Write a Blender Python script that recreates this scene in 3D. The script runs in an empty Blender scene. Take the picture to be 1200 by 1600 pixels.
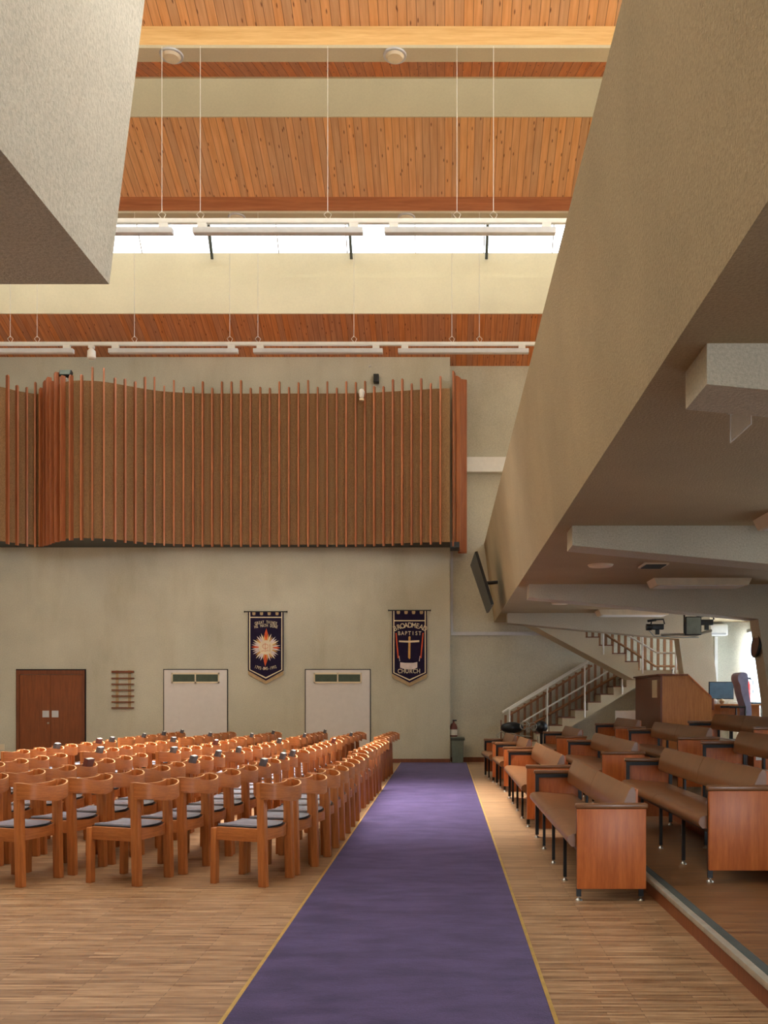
import bpy, bmesh, math, random
from mathutils import Vector, Matrix
random.seed(7)
sc = bpy.context.scene
COL = sc.collection
F = 1450.0; CX = 695.0; CY = 1091.0; EYE = 1.46

# ------------------------------------------------------------------ camera
cam_d = bpy.data.cameras.new('camera'); cam = bpy.data.objects.new('camera', cam_d); COL.objects.link(cam)
cam.location = (0, 0, EYE); cam.rotation_euler = (math.pi/2, 0, 0)
cam_d.sensor_fit = 'HORIZONTAL'; cam_d.sensor_width = 36; cam_d.lens = F/1200*36
cam_d.shift_x = (600-CX)/1200; cam_d.shift_y = (CY-800)/1200
cam_d.clip_start = 0.05; cam_d.clip_end = 100
sc.camera = cam
# ------------------------------------------------------------------ world, exposure
w = bpy.data.worlds.new('sky'); sc.world = w; w.use_nodes = True
w.node_tree.nodes['Background'].inputs[0].default_value = (0.80, 0.88, 1.0, 1)
w.node_tree.nodes['Background'].inputs[1].default_value = 1.0
sc.view_settings.view_transform = 'Standard'; sc.view_settings.look = 'None'
sc.view_settings.gamma = 1; sc.view_settings.use_curve_mapping = False
sc.view_settings.exposure = 0.0
sc.cycles.use_denoising = True
sc.cycles.max_bounces = 8; sc.cycles.diffuse_bounces = 6; sc.cycles.glossy_bounces = 3
sc.cycles.sample_clamp_indirect = 6
# strength of the daylight in each rooflight (far one first) and in the side windows
ROOF_LIGHT = [5.4, 1.6, 7.5, 8, 9]
SIDE_LIGHT = 14.0
CORNER_LIGHT = 26.0
UPPER_LIGHT = 26.0
REAR_LIGHT = 11.0
DAY = (233, 241, 250)
# daylight falling steeply through the middle rooflight
def daylight(name, x, y, z, sx, sy, tilt, watts, spread, col=(1, .97, .93)):
    l = bpy.data.lights.new(name, 'AREA'); l.shape = 'RECTANGLE'; l.size = sx; l.size_y = sy; l.energy = watts
    l.spread = math.radians(spread); l.color = col
    o = bpy.data.objects.new(name, l); COL.objects.link(o); o.location = (x, y, z); o.rotation_euler = (math.radians(tilt), 0, 0); return o
daylight('rooflight_daylight', -3.0, 14.2, 11.4, 14, .8, 0, 1150, 44).rotation_euler = (math.radians(-6), 0, 0)

# ------------------------------------------------------------------ materials
def lin(c):
    return tuple(((v/255)/12.92 if v/255 <= 0.04045 else ((v/255+0.055)/1.055)**2.4) for v in c)
class NT:
    def __init__(s, name, rough=0.6, spec=0.5, metal=0.0):
        s.m = bpy.data.materials.new(name); s.m.use_nodes = True
        s.t = s.m.node_tree; s.b = s.t.nodes['Principled BSDF']
        s.b.inputs['Roughness'].default_value = rough; s.b.inputs['Metallic'].default_value = metal
        s.b.inputs['Specular IOR Level'].default_value = spec
        s.tc = None
    def n(s, typ, ins=None, **kw):
        nd = s.t.nodes.new(typ)
        for k, v in kw.items(): setattr(nd, k, v)
        for k, v in (ins or {}).items():
            if isinstance(v, bpy.types.NodeSocket): s.t.links.new(v, nd.inputs[k])
            else: nd.inputs[k].default_value = v
        return nd
    def coord(s, scale=(1,1,1), rot=(0,0,0), kind='Object'):
        if s.tc is None: s.tc = s.n('ShaderNodeTexCoord')
        mp = s.n('ShaderNodeMapping', {'Vector': s.tc.outputs[kind], 'Scale': scale, 'Rotation': rot})
        return mp.outputs[0]
    def noise(s, vec, scale=5, detail=3, rough=.55):
        return s.n('ShaderNodeTexNoise', {'Vector': vec, 'Scale': scale, 'Detail': detail, 'Roughness': rough}).outputs[0]
    def ramp(s, fac, stops):
        r = s.n('ShaderNodeValToRGB', {'Fac': fac}); e = r.color_ramp.elements
        while len(e) < len(stops): e.new(0.5)
        for el, (p, c) in zip(e, stops): el.position = p; el.color = (*lin(c), 1) if len(c) == 3 else c
        return r.outputs[0]
    def mix(s, fac, a, b, mode='MIX'):
        m = s.n('ShaderNodeMix', data_type='RGBA', blend_type=mode)
        for i, v in ((0, fac), (6, a), (7, b)):
            if isinstance(v, bpy.types.NodeSocket): s.t.links.new(v, m.inputs[i])
            elif i == 0: m.inputs[0].default_value = v
            else: m.inputs[i].default_value = (*lin(v), 1) if max(v) > 1.01 else (*v[:3], 1)
        return m.outputs[2]
    def math(s, op, a, b=0.0, c=0.0):
        m = s.n('ShaderNodeMath', operation=op)
        for i, v in enumerate((a, b, c)):
            if isinstance(v, bpy.types.NodeSocket): s.t.links.new(v, m.inputs[i])
            else: m.inputs[i].default_value = v
        return m.outputs[0]
    def out(s, color=None, rough=None, bump=None, bstr=.2, bdist=.01):
        if color is not None:
            if isinstance(color, bpy.types.NodeSocket): s.t.links.new(color, s.b.inputs['Base Color'])
            else: s.b.inputs['Base Color'].default_value = (*lin(color), 1)
        if rough is not None: s.t.links.new(rough, s.b.inputs['Roughness'])
        if bump is not None:
            bp = s.n('ShaderNodeBump', {'Height': bump, 'Strength': bstr, 'Distance': bdist})
            s.t.links.new(bp.outputs[0], s.b.inputs['Normal'])
        return s.m
def tone(m, col, amt=.12):
    """small per-object tone variation"""
    oi = m.n('ShaderNodeObjectInfo').outputs['Random']
    v = m.math('MULTIPLY_ADD', oi, amt*2, 1-amt)
    return m.n('ShaderNodeHueSaturation', {'Color': col, 'Value': v}).outputs[0]
def plain(name, col, rough=.6, metal=0., spec=.5, var=.06):
    m = NT(name, rough, spec, metal); v = m.coord()
    n = m.noise(v, 9, 2)
    c = m.ramp(n, [(.3, tuple(max(0, x*(1-var)) for x in col)), (.7, tuple(min(255, x*(1+var)) for x in col))])
    return m.out(c)
def stucco(name, col, var=.05, grain=70, bstr=.35, stain=None, gmix=.5):
    m = NT(name, .92, .2); v = m.coord()
    big = m.noise(v, .6, 4, .6); fine = m.noise(v, grain, 3, .7)
    a = tuple(x*(1-var) for x in col); b = tuple(min(255, x*(1+var)) for x in col)
    c = m.ramp(big, [(.3, a), (.7, b)])
    g = m.ramp(fine, [(.3, (190, 190, 190)), (.62, (255, 255, 255))])
    c = m.mix(gmix, c, g, 'MULTIPLY')
    if stain:
        st = m.ramp(m.noise(m.coord((.9, .9, .22)), 1.3, 5, .65), [(.52, (255, 255, 255)), (.78, stain)])
        c = m.mix(.6, c, st, 'MULTIPLY')
    return m.out(c, bump=fine, bstr=bstr, bdist=.012)
def wood(name, c1, c2, scale=(1, 1, 12), rough=.42, amt=.12, bstr=.06, sc_=3.0, spec=.45):
    """scale is large across the grain and small along it"""
    m = NT(name, rough, spec); v = m.coord(scale)
    n = m.noise(v, sc_, 5, .6); n2 = m.noise(v, sc_*6, 2, .5)
    f = m.math('ADD', m.math('MULTIPLY', n, .75), m.math('MULTIPLY', n2, .25))
    c = m.ramp(f, [(.32, c2), (.68, c1)])
    return m.out(tone(m, c, amt), bump=n2, bstr=bstr, bdist=.003)
def board_mat(name, c1, c2, bw=.125, rough=.5):
    """pine boards running along Y, laid side by side along X, with knots"""
    m = NT(name, rough, .35)
    tc = m.coord()
    sx = m.n('ShaderNodeSeparateXYZ', {'Vector': tc})
    X = m.math('DIVIDE', sx.outputs[0], bw)
    idx = m.math('FLOOR', X); fr = m.math('FRACT', X)
    wn = m.n('ShaderNodeTexWhiteNoise', {'W': idx}, noise_dimensions='1D').outputs[0]
    shift = m.math('MULTIPLY', wn, 37.0)
    cv = m.n('ShaderNodeCombineXYZ', {'X': m.math('MULTIPLY', sx.outputs[0], 14.), 'Y': m.math('MULTIPLY_ADD', sx.outputs[1], .9, shift), 'Z': m.math('MULTIPLY', sx.outputs[2], .9)}).outputs[0]
    g = m.noise(cv, 1.6, 5, .6)
    c = m.ramp(g, [(.3, c2), (.7, c1)])
    c = m.n('ShaderNodeHueSaturation', {'Color': c, 'Value': m.math('MULTIPLY_ADD', wn, .26, .86), 'Saturation': m.math('MULTIPLY_ADD', wn, .14, .95)}).outputs[0]
    kv = m.n('ShaderNodeCombineXYZ', {'X': m.math('MULTIPLY', sx.outputs[0], 6.), 'Y': m.math('MULTIPLY_ADD', sx.outputs[1], 1.9, shift)}).outputs[0]
    vo = m.n('ShaderNodeTexVoronoi', {'Vector': kv, 'Scale': 1.0, 'Randomness': 1.0}, voronoi_dimensions='2D').outputs['Distance']
    k = m.ramp(vo, [(.03, (110, 60, 32)), (.075, (255, 255, 255))])
    c = m.mix(.8, c, k, 'MULTIPLY')
    gr = m.math('MINIMUM', fr, m.math('SUBTRACT', 1.0, fr))
    gm = m.ramp(gr, [(.0, (90, 50, 28)), (.05, (255, 255, 255))])
    c = m.mix(.85, c, gm, 'MULTIPLY')
    return m.out(c, bump=m.ramp(gr, [(.0, (0, 0, 0)), (.07, (255, 255, 255))]), bstr=.5, bdist=.006)
def floor_mat(name, ca, cb, cc, rough=.36, w_=.46, h_=.026):
    m = NT(name, rough, .5); v = m.coord()
    br = m.n('ShaderNodeTexBrick', {'Vector': v, 'Color1': (*lin(ca), 1), 'Color2': (*lin(cb), 1), 'Mortar': (*lin(cc), 1), 'Scale': 1.0, 'Mortar Size': .0012, 'Mortar Smooth': .2, 'Bias': 0.0, 'Brick Width': w_, 'Row Height': h_}, offset=.37, offset_frequency=3)
    n = m.noise(m.coord((2.2, 34, 1)), 1.5, 4, .6)
    st = m.ramp(n, [(.34, (176, 152, 128)), (.64, (255, 255, 255))])
    c = m.mix(.95, br.outputs[0], st, 'MULTIPLY')
    big = m.ramp(m.noise(v, .8, 3), [(.3, (225, 216, 205)), (.7, (255, 255, 255))])
    c = m.mix(.7, c, big, 'MULTIPLY')
    # faint joints between parquet panels
    sx = m.n('ShaderNodeSeparateXYZ', {'Vector': v})
    j = m.math('FRACT', m.math('DIVIDE', sx.outputs[1], .48))
    jm = m.ramp(m.math('MINIMUM', j, m.math('SUBTRACT', 1.0, j)), [(0, (150, 128, 108)), (.012, (255, 255, 255))])
    c = m.mix(.6, c, jm, 'MULTIPLY')
    r = m.math('MULTIPLY_ADD', n, .22, rough-.1)
    return m.out(c, rough=r, bump=n, bstr=.05, bdist=.003)
def emis(name, col, strength):
    m = bpy.data.materials.new(name); m.use_nodes = True; t = m.node_tree; b = t.nodes['Principled BSDF']
    b.inputs['Base Color'].default_value = (*lin(col), 1); b.inputs['Roughness'].default_value = .4
    b.inputs['Emission Color'].default_value = (*lin(col), 1); b.inputs['Emission Strength'].default_value = strength
    return m
M = {}
M['wall'] = stucco('cream_render', (202, 196, 176), .05, 55, .35, stain=(226, 220, 206))
M['plaster'] = stucco('smooth_cream_plaster', (206, 194, 166), .03, 30, .06, gmix=.12)
M['balcony_right'] = stucco('balcony_render_shaded', (170, 150, 116), .05, 60, .5)  # same render as the left balcony, darkened so its colour carries the shade
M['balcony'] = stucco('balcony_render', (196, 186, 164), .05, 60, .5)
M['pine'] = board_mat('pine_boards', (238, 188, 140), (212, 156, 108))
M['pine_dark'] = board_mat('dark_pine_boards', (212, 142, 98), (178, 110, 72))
M['pine_beam'] = wood('pale_pine_beam', (242, 204, 140), (216, 166, 100), (.35, 6, 6), .5, .02)
M['fascia'] = wood('brown_pine_fascia', (186, 118, 72), (150, 86, 50), (.35, 8, 8), .5, .02)
M['floor'] = floor_mat('mosaic_parquet', (204, 168, 128), (160, 126, 92), (96, 70, 50))
M['tier'] = floor_mat('tier_boards', (150, 110, 70), (124, 88, 54), (86, 58, 36), .38)
M['oak'] = wood('warm_oak', (194, 118, 60), (148, 82, 38), (14, 14, 1.0), .38, .10)
M['oak_x'] = wood('warm_oak_bent', (194, 118, 60), (150, 84, 40), (2.5, 2.5, 26), .38, .10)
M['veneer'] = wood('pew_veneer', (206, 116, 56), (168, 86, 36), (9, 9, .8), .40, .06)
M['veneer_dark'] = wood('dark_veneer', (128, 70, 40), (98, 50, 28), (9, 9, .8), .4, .03)
M['door_wood'] = wood('door_veneer', (142, 78, 40), (108, 56, 30), (9, 9, .7), .4, .02)
M['leather'] = plain('brown_leather', (128, 84, 50), .30, spec=.6, var=.05)
M['vinyl'] = plain('vinyl_with_reflection', (140, 143, 154), .24, spec=.8)  # seat vinyl paled to hold the reflections on the pads
M['ply'] = plain('ply_edge_highlight', (238, 188, 132), .4)  # lighter ply edge, with the highlight along the rim put into its colour
M['desk'] = wood('desk_ochre_veneer', (196, 130, 62), (164, 98, 42), (9, 9, .8), .42, .02)
M['piping'] = plain('black_piping', (16, 16, 18), .4)
M['black'] = plain('black_steel', (20, 20, 22), .4, spec=.4)
M['chrome'] = plain('worn_metal', (170, 165, 155), .3, metal=.9)
M['brass'] = plain('brass_strip', (206, 170, 96), .35, metal=.6)
M['white'] = plain('white_paint', (226, 222, 214), .5, var=.015)
M['doorwhite'] = plain('white_door_paint', (214, 206, 200), .55, var=.012)
M['grey'] = plain('light_grey_metal', (196, 194, 194), .45, var=.02)
M['green_grille'] = plain('dark_green_grille', (76, 88, 72), .6)
M['bin'] = plain('grey_green_plastic', (104, 112, 100), .55)
M['red'] = plain('red_enamel', (196, 40, 30), .35)
M['lav'] = plain('violet_grey_fabric', (136, 132, 154), .85)
M['screen'] = plain('tv_screen', (120, 126, 114), .18, spec=.8)  # screen lightened: the floor's reflection is painted into its base colour
M['monitor'] = plain('monitor_back', (84, 112, 128), .35)
M['clear'] = plain('clear_acrylic', (225, 225, 220), .08)
b_ = M['clear'].node_tree.nodes['Principled BSDF']; b_.inputs['Alpha'].default_value = .28
M['cloth'] = plain('banner_navy_cloth', (38, 30, 52), .9, spec=.1)
M['cream'] = plain('cream_braid', (226, 208, 176), .8, var=.02)
M['letter'] = plain('cream_lettering', (216, 200, 172), .8)
M['orange'] = plain('orange_felt', (206, 84, 42), .85)
M['gold'] = plain('gold_felt', (206, 152, 84), .85)
M['pink'] = plain('pale_pink_felt', (214, 196, 192), .85)
M['lining'] = plain('banner_lining', (176, 148, 110), .85)
M['paper'] = plain('paper', (226, 220, 208), .8)
M['book_dark'] = plain('dark_book_cover', (84, 80, 84), .6)
M['book_red'] = plain('maroon_book_cover', (104, 52, 44), .6)
M['iron'] = plain('grey_wrought_iron', (150, 145, 132), .5, metal=.3)
M['blind'] = plain('pale_blind', (176, 194, 204), .7, var=.02)
M['rubber'] = plain('ribbed_rubber', (58, 62, 54), .7)
M['nosing'] = plain('aluminium_nosing', (186, 178, 160), .35, metal=.5)
m = NT('purple_carpet', .95, .15); v = m.coord(); n1 = m.noise(v, 120, 3, .7); n2 = m.noise(m.coord((1, 2.2, 1)), 2.2, 5, .65)
c = m.mix(.6, m.ramp(n2, [(.38, (48, 38, 70)), (.62, (74, 60, 96))]), m.ramp(n1, [(.3, (160, 160, 160)), (.7, (255, 255, 255))]), 'MULTIPLY')
m.b.inputs['Sheen Weight'].default_value = .25; m.b.inputs['Sheen Tint'].default_value = (.75, .6, .85, 1)
M['carpet'] = m.out(c, bump=n1, bstr=.5, bdist=.006)
m = NT('woven_brown_cloth', .95, .1); v = m.coord(); n1 = m.noise(m.coord((1, 1, .6)), 60, 3, .8)
M['hessian'] = m.out(m.ramp(n1, [(.32, (122, 92, 62)), (.68, (162, 126, 88))]), bump=n1, bstr=.4)
M['slat'] = wood('screen_slat', (184, 112, 70), (144, 78, 46), (10, 10, .5), .45, .12)

M['balustrade'] = wood('balustrade_timber', (160, 112, 74), (124, 82, 52), (10, 10, .5), .5, .1)

# ------------------------------------------------------------------ mesh helpers
class MB:
    def __init__(s): s.bm = bmesh.new()
    def box(s, x0, x1, y0, y1, z0, z1, bev=0, mat=None):
        r = bmesh.ops.create_cube(s.bm, size=1.0)['verts']
        for v in r:
            v.co = Vector(((x0+x1)/2+v.co.x*(x1-x0), (y0+y1)/2+v.co.y*(y1-y0), (z0+z1)/2+v.co.z*(z1-z0)))
        if bev:
            es = list({e for v in r for e in v.link_edges})
            rr = bmesh.ops.bevel(s.bm, geom=es, offset=bev, segments=2, affect='EDGES', profile=.5)
            r = list({v for f in rr['faces'] for v in f.verts} | {v for v in r if v.is_valid})
        if mat is not None: bmesh.ops.transform(s.bm, matrix=mat, verts=r)
        return s
    def prism(s, pts, axis, a, b, mat=None):
        """pts: 2D outline; axis 'x': pts=(y,z); 'y': pts=(x,z); 'z': pts=(x,y)"""
        def mk(p, t):
            return {'x': (t, p[0], p[1]), 'y': (p[0], t, p[1]), 'z': (p[0], p[1], t)}[axis]
        A = [s.bm.verts.new(mk(p, a)) for p in pts]; B = [s.bm.verts.new(mk(p, b)) for p in pts]
        n = len(pts)
        s.bm.faces.new(A); s.bm.faces.new(B[::-1])
        for i in range(n): s.bm.faces.new((A[i], B[i], B[(i+1) % n], A[(i+1) % n]))
        if mat is not None: bmesh.ops.transform(s.bm, matrix=mat, verts=A+B)
        return s
    def tube(s, p0, p1, r, seg=10, r2=None):
        p0 = Vector(p0); p1 = Vector(p1); d = p1-p0; L = d.length
        q = Vector((0, 0, 1)).rotation_difference(d).to_matrix().to_4x4()
        bmesh.ops.create_cone(s.bm, cap_ends=True, segments=seg, radius1=r, radius2=r if r2 is None else r2, depth=L, matrix=Matrix.Translation((p0+p1)/2) @ q)
        return s
    def path(s, pts, r, seg=8):
        """tube swept along a polyline"""
        pts = [Vector(p) for p in pts]; rings = []
        for i, p in enumerate(pts):
            t = (pts[min(i+1, len(pts)-1)]-pts[max(i-1, 0)]).normalized()
            u = t.orthogonal().normalized() if i == 0 else (rings_u - t*rings_u.dot(t)).normalized()
            rings_u = u; w_ = t.cross(u)
            rings.append([s.bm.verts.new(p+u*(r*math.cos(2*math.pi*k/seg))+w_*(r*math.sin(2*math.pi*k/seg))) for k in range(seg)])
        for a, b in zip(rings, rings[1:]):
            for k in range(seg): s.bm.faces.new((a[k], a[(k+1) % seg], b[(k+1) % seg], b[k]))
        s.bm.faces.new(rings[0][::-1]); s.bm.faces.new(rings[-1]); return s
    def lathe(s, prof, seg=20, origin=(0, 0, 0), mat=None):
        """prof: (r,z) from bottom to top"""
        o = Vector(origin); rings = []
        for r, z in prof:
            rings.append([s.bm.verts.new(o+Vector((r*math.cos(2*math.pi*k/seg), r*math.sin(2*math.pi*k/seg), z))) for k in range(seg)])
        for a, b in zip(rings, rings[1:]):
            for k in range(seg): s.bm.faces.new((a[k], a[(k+1) % seg], b[(k+1) % seg], b[k]))
        s.bm.faces.new(rings[0][::-1]); s.bm.faces.new(rings[-1])
        if mat is not None: bmesh.ops.transform(s.bm, matrix=mat, verts=[v for r in rings for v in r])
        return s
    def band(s, pts, z0s, z1s, th, edge=0):
        """upright band following plan points (x,y) with bottom and top heights and a thickness"""
        n = len(pts); P = [Vector((p[0], p[1])) for p in pts]; rows = []
        for i in range(n):
            t = (P[min(i+1, n-1)]-P[max(i-1, 0)]).normalized(); nn = Vector((t.y, -t.x))*th/2
            a = P[i]+nn; b = P[i]-nn
            rows.append([s.bm.verts.new((q.x, q.y, z)) for q, z in ((a, z0s[i]), (b, z0s[i]), (b, z1s[i]), (a, z1s[i]))])
        for r0, r1 in zip(rows, rows[1:]):
            for k in range(4):
                f_ = s.bm.faces.new((r0[k], r0[(k+1) % 4], r1[(k+1) % 4], r1[k]))
                if k == 2: f_.material_index = edge
        s.bm.faces.new(rows[0]); s.bm.faces.new(rows[-1][::-1]); return s
    def build(s, name, mat, parent=None, loc=None, rz=0, ang=35):
        bmesh.ops.recalc_face_normals(s.bm, faces=s.bm.faces)
        me = bpy.data.meshes.new(name); s.bm.to_mesh(me); s.bm.free()
        me.materials.append(M[mat] if isinstance(mat, str) else mat)
        if any(p.material_index == 1 for p in me.polygons): me.materials.append(M['ply'])
        for p in me.polygons: p.use_smooth = True
        me.set_sharp_from_angle(angle=math.radians(ang))
        o = bpy.data.objects.new(name, me); COL.objects.link(o)
        if parent is not None: o.parent = parent
        if loc is not None: o.location = loc
        if rz: o.rotation_euler.z = rz
        return o
def tag(o, label, cat, group=None, kind=None):
    o['label'] = label; o['category'] = cat
    if group: o['group'] = group
    if kind: o['kind'] = kind
    return o
def struct(o, label, cat): return tag(o, label, cat, kind='structure')
def empty(name, loc=(0, 0, 0), rz=0):
    o = bpy.data.objects.new(name, None); o.empty_display_size = .1; COL.objects.link(o)
    o.location = loc; o.rotation_euler.z = rz; return o
def copy_tree(root, loc, rz):
    r = root.copy(); COL.objects.link(r); r.location = loc; r.rotation_euler = (0, 0, rz)
    for ch in KIDS[root.name]:
        c_ = ch.copy(); COL.objects.link(c_); c_.parent = r
        for g in KIDS.get(ch.name, []):
            d = g.copy(); COL.objects.link(d); d.parent = c_
    return r
KIDS = {}
def px(u, v, Y): return Vector(((u-CX)*Y/F, Y, EYE-(v-CY)*Y/F))
def BX(name, mat, x0, x1, y0, y1, z0, z1, parent=None, bev=0):
    return MB().box(x0, x1, y0, y1, z0, z1, bev).build(name, mat, parent)
ORD = ['first', 'second', 'third', 'fourth', 'fifth', 'sixth', 'seventh', 'eighth', 'ninth', 'tenth']

# ------------------------------------------------------------------ room shell
XL, XR, YB, YW, YR = -10.6, 7.0, -5.0, 21.0, 21.26
struct(BX('floor', 'floor', XL-.2, XR+.2, YB-.2, YR+.3, -.12, 0), 'pale brown mosaic parquet floor of the hall', 'floor')
# back wall, standing proud of the recess wall at its right
struct(BX('wall_back', 'wall', XL-.2, .12, YW, YR+.3, 0, 9.4), 'cream rendered end wall behind the chairs', 'wall')
struct(BX('wall_recess', 'wall', .12, XR+.2, YR, YR+.3, 0, 9.4), 'set-back cream rendered wall beside the end wall, behind the stairs', 'wall')
struct(BX('wall_left', 'wall', XL-.2, XL, YB, YW, 0, 14), 'cream rendered left side wall', 'wall')
struct(BX('wall_front', 'wall', XL-.2, XR+.2, YB-.3, YB, 0, 14), 'cream rendered wall behind the camera', 'wall')
# right wall with window openings
wins = [(2.5, 5.5), (7.3, 10.3), (14.9, 17.7), (18.2, 21.1)]
wz0, wz1 = 1.25, 2.95
mb = MB(); prev = YB
for a, b in wins:
    mb.box(XR, XR+.2, prev, a, 0, 14); mb.box(XR, XR+.2, a, b, 0, wz0); mb.box(XR, XR+.2, a, b, wz1, 14); prev = b
mb.box(XR, XR+.2, prev, YR+.3, 0, 14)
struct(mb.build('wall_right', 'wall'), 'cream rendered right side wall with windows under the balcony', 'wall')
M['pane'] = emis('daylit_pane', DAY, SIDE_LIGHT); M['pane_corner'] = emis('daylit_corner_pane', DAY, CORNER_LIGHT)
for i, (a, b) in enumerate(wins):
    wroot = empty('window_%d' % (i+1), (XR+.1, (a+b)/2, wz0)); wroot['kind'] = 'structure'
    tag(wroot, 'bright side window %s, with pale vertical blinds' % ['nearest the camera', 'second from the camera', 'third from the camera', 'in the far right corner'][i], 'window')
    h = (b-a)/2; H = wz1-wz0
    f = MB()
    for y0, y1, z0, z1 in ((-h, h, 0, .05), (-h, h, H-.05, H), (-h, -h+.05, 0, H), (h-.05, h, 0, H), (-.03, .03, 0, H)): f.box(-.03, .03, y0, y1, z0, z1)
    f.build('window_frame', 'white', wroot)
    MB().box(.0, .012, -h+.04, h-.04, .04, H-.04).build('pane', 'pane' if i < 3 else 'pane_corner', wroot)
    bl = MB()
    nb = int((b-a)/.11)
    for k in range(nb):
        y = -h+.05+k*(b-a-.1)/(nb-1)
        bl.box(-.045, .045, -.001, .001, -.02, H, mat=Matrix.Translation((-.20, y, 0)) @ Matrix.Rotation(.6, 4, 'Z'))
    bl.build('vertical_blinds', 'blind', wroot)
    MB().box(-.24, -.15, -h, h, H, H+.07).build('blind_rail', 'grey', wroot)

# upper windows on the right wall, above the balcony
for i, (a, b) in enumerate(((-4, 0), (1, 5))):
    wroot = empty('window_%d' % (20+i), (XR-.01, (a+b)/2, 7.2)); wroot['kind'] = 'structure'
    tag(wroot, 'tall upper window over the balcony, %s' % ['behind the camera', 'beside the camera'][i], 'window')
    h = (b-a)/2
    f = MB()
    for y0, y1, z0, z1 in ((-h, h, 0, .06), (-h, h, 2.94, 3.0), (-h, -h+.06, 0, 3), (h-.06, h, 0, 3), (-.03, .03, 0, 3)): f.box(-.03, 0, y0, y1, z0, z1)
    f.build('window_frame', 'white', wroot)
    MB().box(-.012, -.002, -h+.05, h-.05, .05, 2.95).build('pane', emis('upper_pane_%d' % i, DAY, UPPER_LIGHT), wroot)
# wide window under the balconies behind the camera
wroot = empty('window_30', (4.05, YB+.01, .7)); wroot['kind'] = 'structure'; tag(wroot, 'wide window low in the wall behind the camera', 'window')
f = MB()
for x0, x1, z0, z1 in ((-2.6, 2.6, 0, .06), (-2.6, 2.6, 2.24, 2.3), (-2.6, -2.54, 0, 2.3), (2.54, 2.6, 0, 2.3), (-.03, .03, 0, 2.3)): f.box(x0, x1, 0, .04, z0, z1)
f.build('window_frame', 'white', wroot)
MB().box(-2.55, 2.55, .002, .012, .05, 2.25).build('pane', emis('rear_pane', DAY, REAR_LIGHT), wroot)
# ---- roof: X runs the full width.  relative heights are above the eye
def zr(r): return EYE+r
X0, X1 = XL-.2, XR+.2
# last slope down to the end wall
mb = MB(); y0, r0, y1, r1 = 19.82, 8.215, 21.6, 8.215-.42*1.78
y0 += .03; r0 -= .012
mb.prism([(y0, zr(r0)), (y1, zr(r1)), (y1, zr(r1)+.15), (y0, zr(r0)+.15)], 'x', X0, X1)
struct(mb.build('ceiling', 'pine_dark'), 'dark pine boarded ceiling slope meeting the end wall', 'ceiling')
mb = MB(); mb.box(X0, X1, 19.82, 20.1, zr(8.215), zr(9.0)); mb.box(X0, X1, 19.85, 20.1, zr(9.0), zr(9.52))
struct(mb.build('trim_1', 'plaster'), 'cream upstand below the far rooflight', 'roof upstand')
def rooflight(n, ya, ra, yb, rb, strength, label):
    """inclined strip of glazing from (ya,ra) to (yb,rb), bars every 0.82 m"""
    root = empty('window_%d' % n, (0, ya, zr(ra))); root['kind'] = 'structure'; tag(root, label, 'rooflight')
    d = Vector((0, yb-ya, rb-ra)); nrm = Vector((0, -d.z, d.y)).normalized()
    if nrm.z < 0: nrm = -nrm
    mb = MB(); a = nrm*.03
    pts = [(a.y, a.z), (d.y+a.y, d.z+a.z), (d.y+a.y+nrm.y*.02, d.z+a.z+nrm.z*.02), (a.y+nrm.y*.02, a.z+nrm.z*.02)]
    mb.prism(pts, 'x', X0, X1); mb.build('pane', emis('daylit_glazing_%d' % n, DAY, strength), root)
    bars = MB(); x = (222-CX)*ya/F - 12*1.462
    while x < X1:
        bars.prism([(0, 0), (d.y, d.z), (d.y+a.y*1.5, d.z+a.z*1.5), (a.y*1.5, a.z*1.5)], 'x', x-.011, x+.011); x += 1.462
    bars.build('glazing_bar', 'grey', root)
    # closing roof behind: cheek between the glazing top and the beam
    return root
rl = rooflight(5, 19.85, 9.52, 18.3, 11.38, ROOF_LIGHT[0], 'far rooflight strip above the cream upstand')
for u0, u1 in ((326, 331.5), (546, 549), (762, 760)):      # dark opener arms
    p0 = px(u0, 350, 19.42)-rl.location; p1 = px(u1, 405, 19.81)-rl.location
    MB().path([p0, p1], .032, 6).build('opener_arm', 'rubber', rl)
mb = MB(); mb.box(X0, X1, 16.8, 16.9, zr(8.64), zr(10.3)); mb.prism([(16.8, zr(10.3)), (18.3, zr(11.38)), (18.3, zr(11.5)), (16.8, zr(10.42))], 'x', X0, X1)
struct(mb.build('trim_2', 'plaster'), 'cream side of the far rooflight shaft', 'roof upstand')
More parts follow.
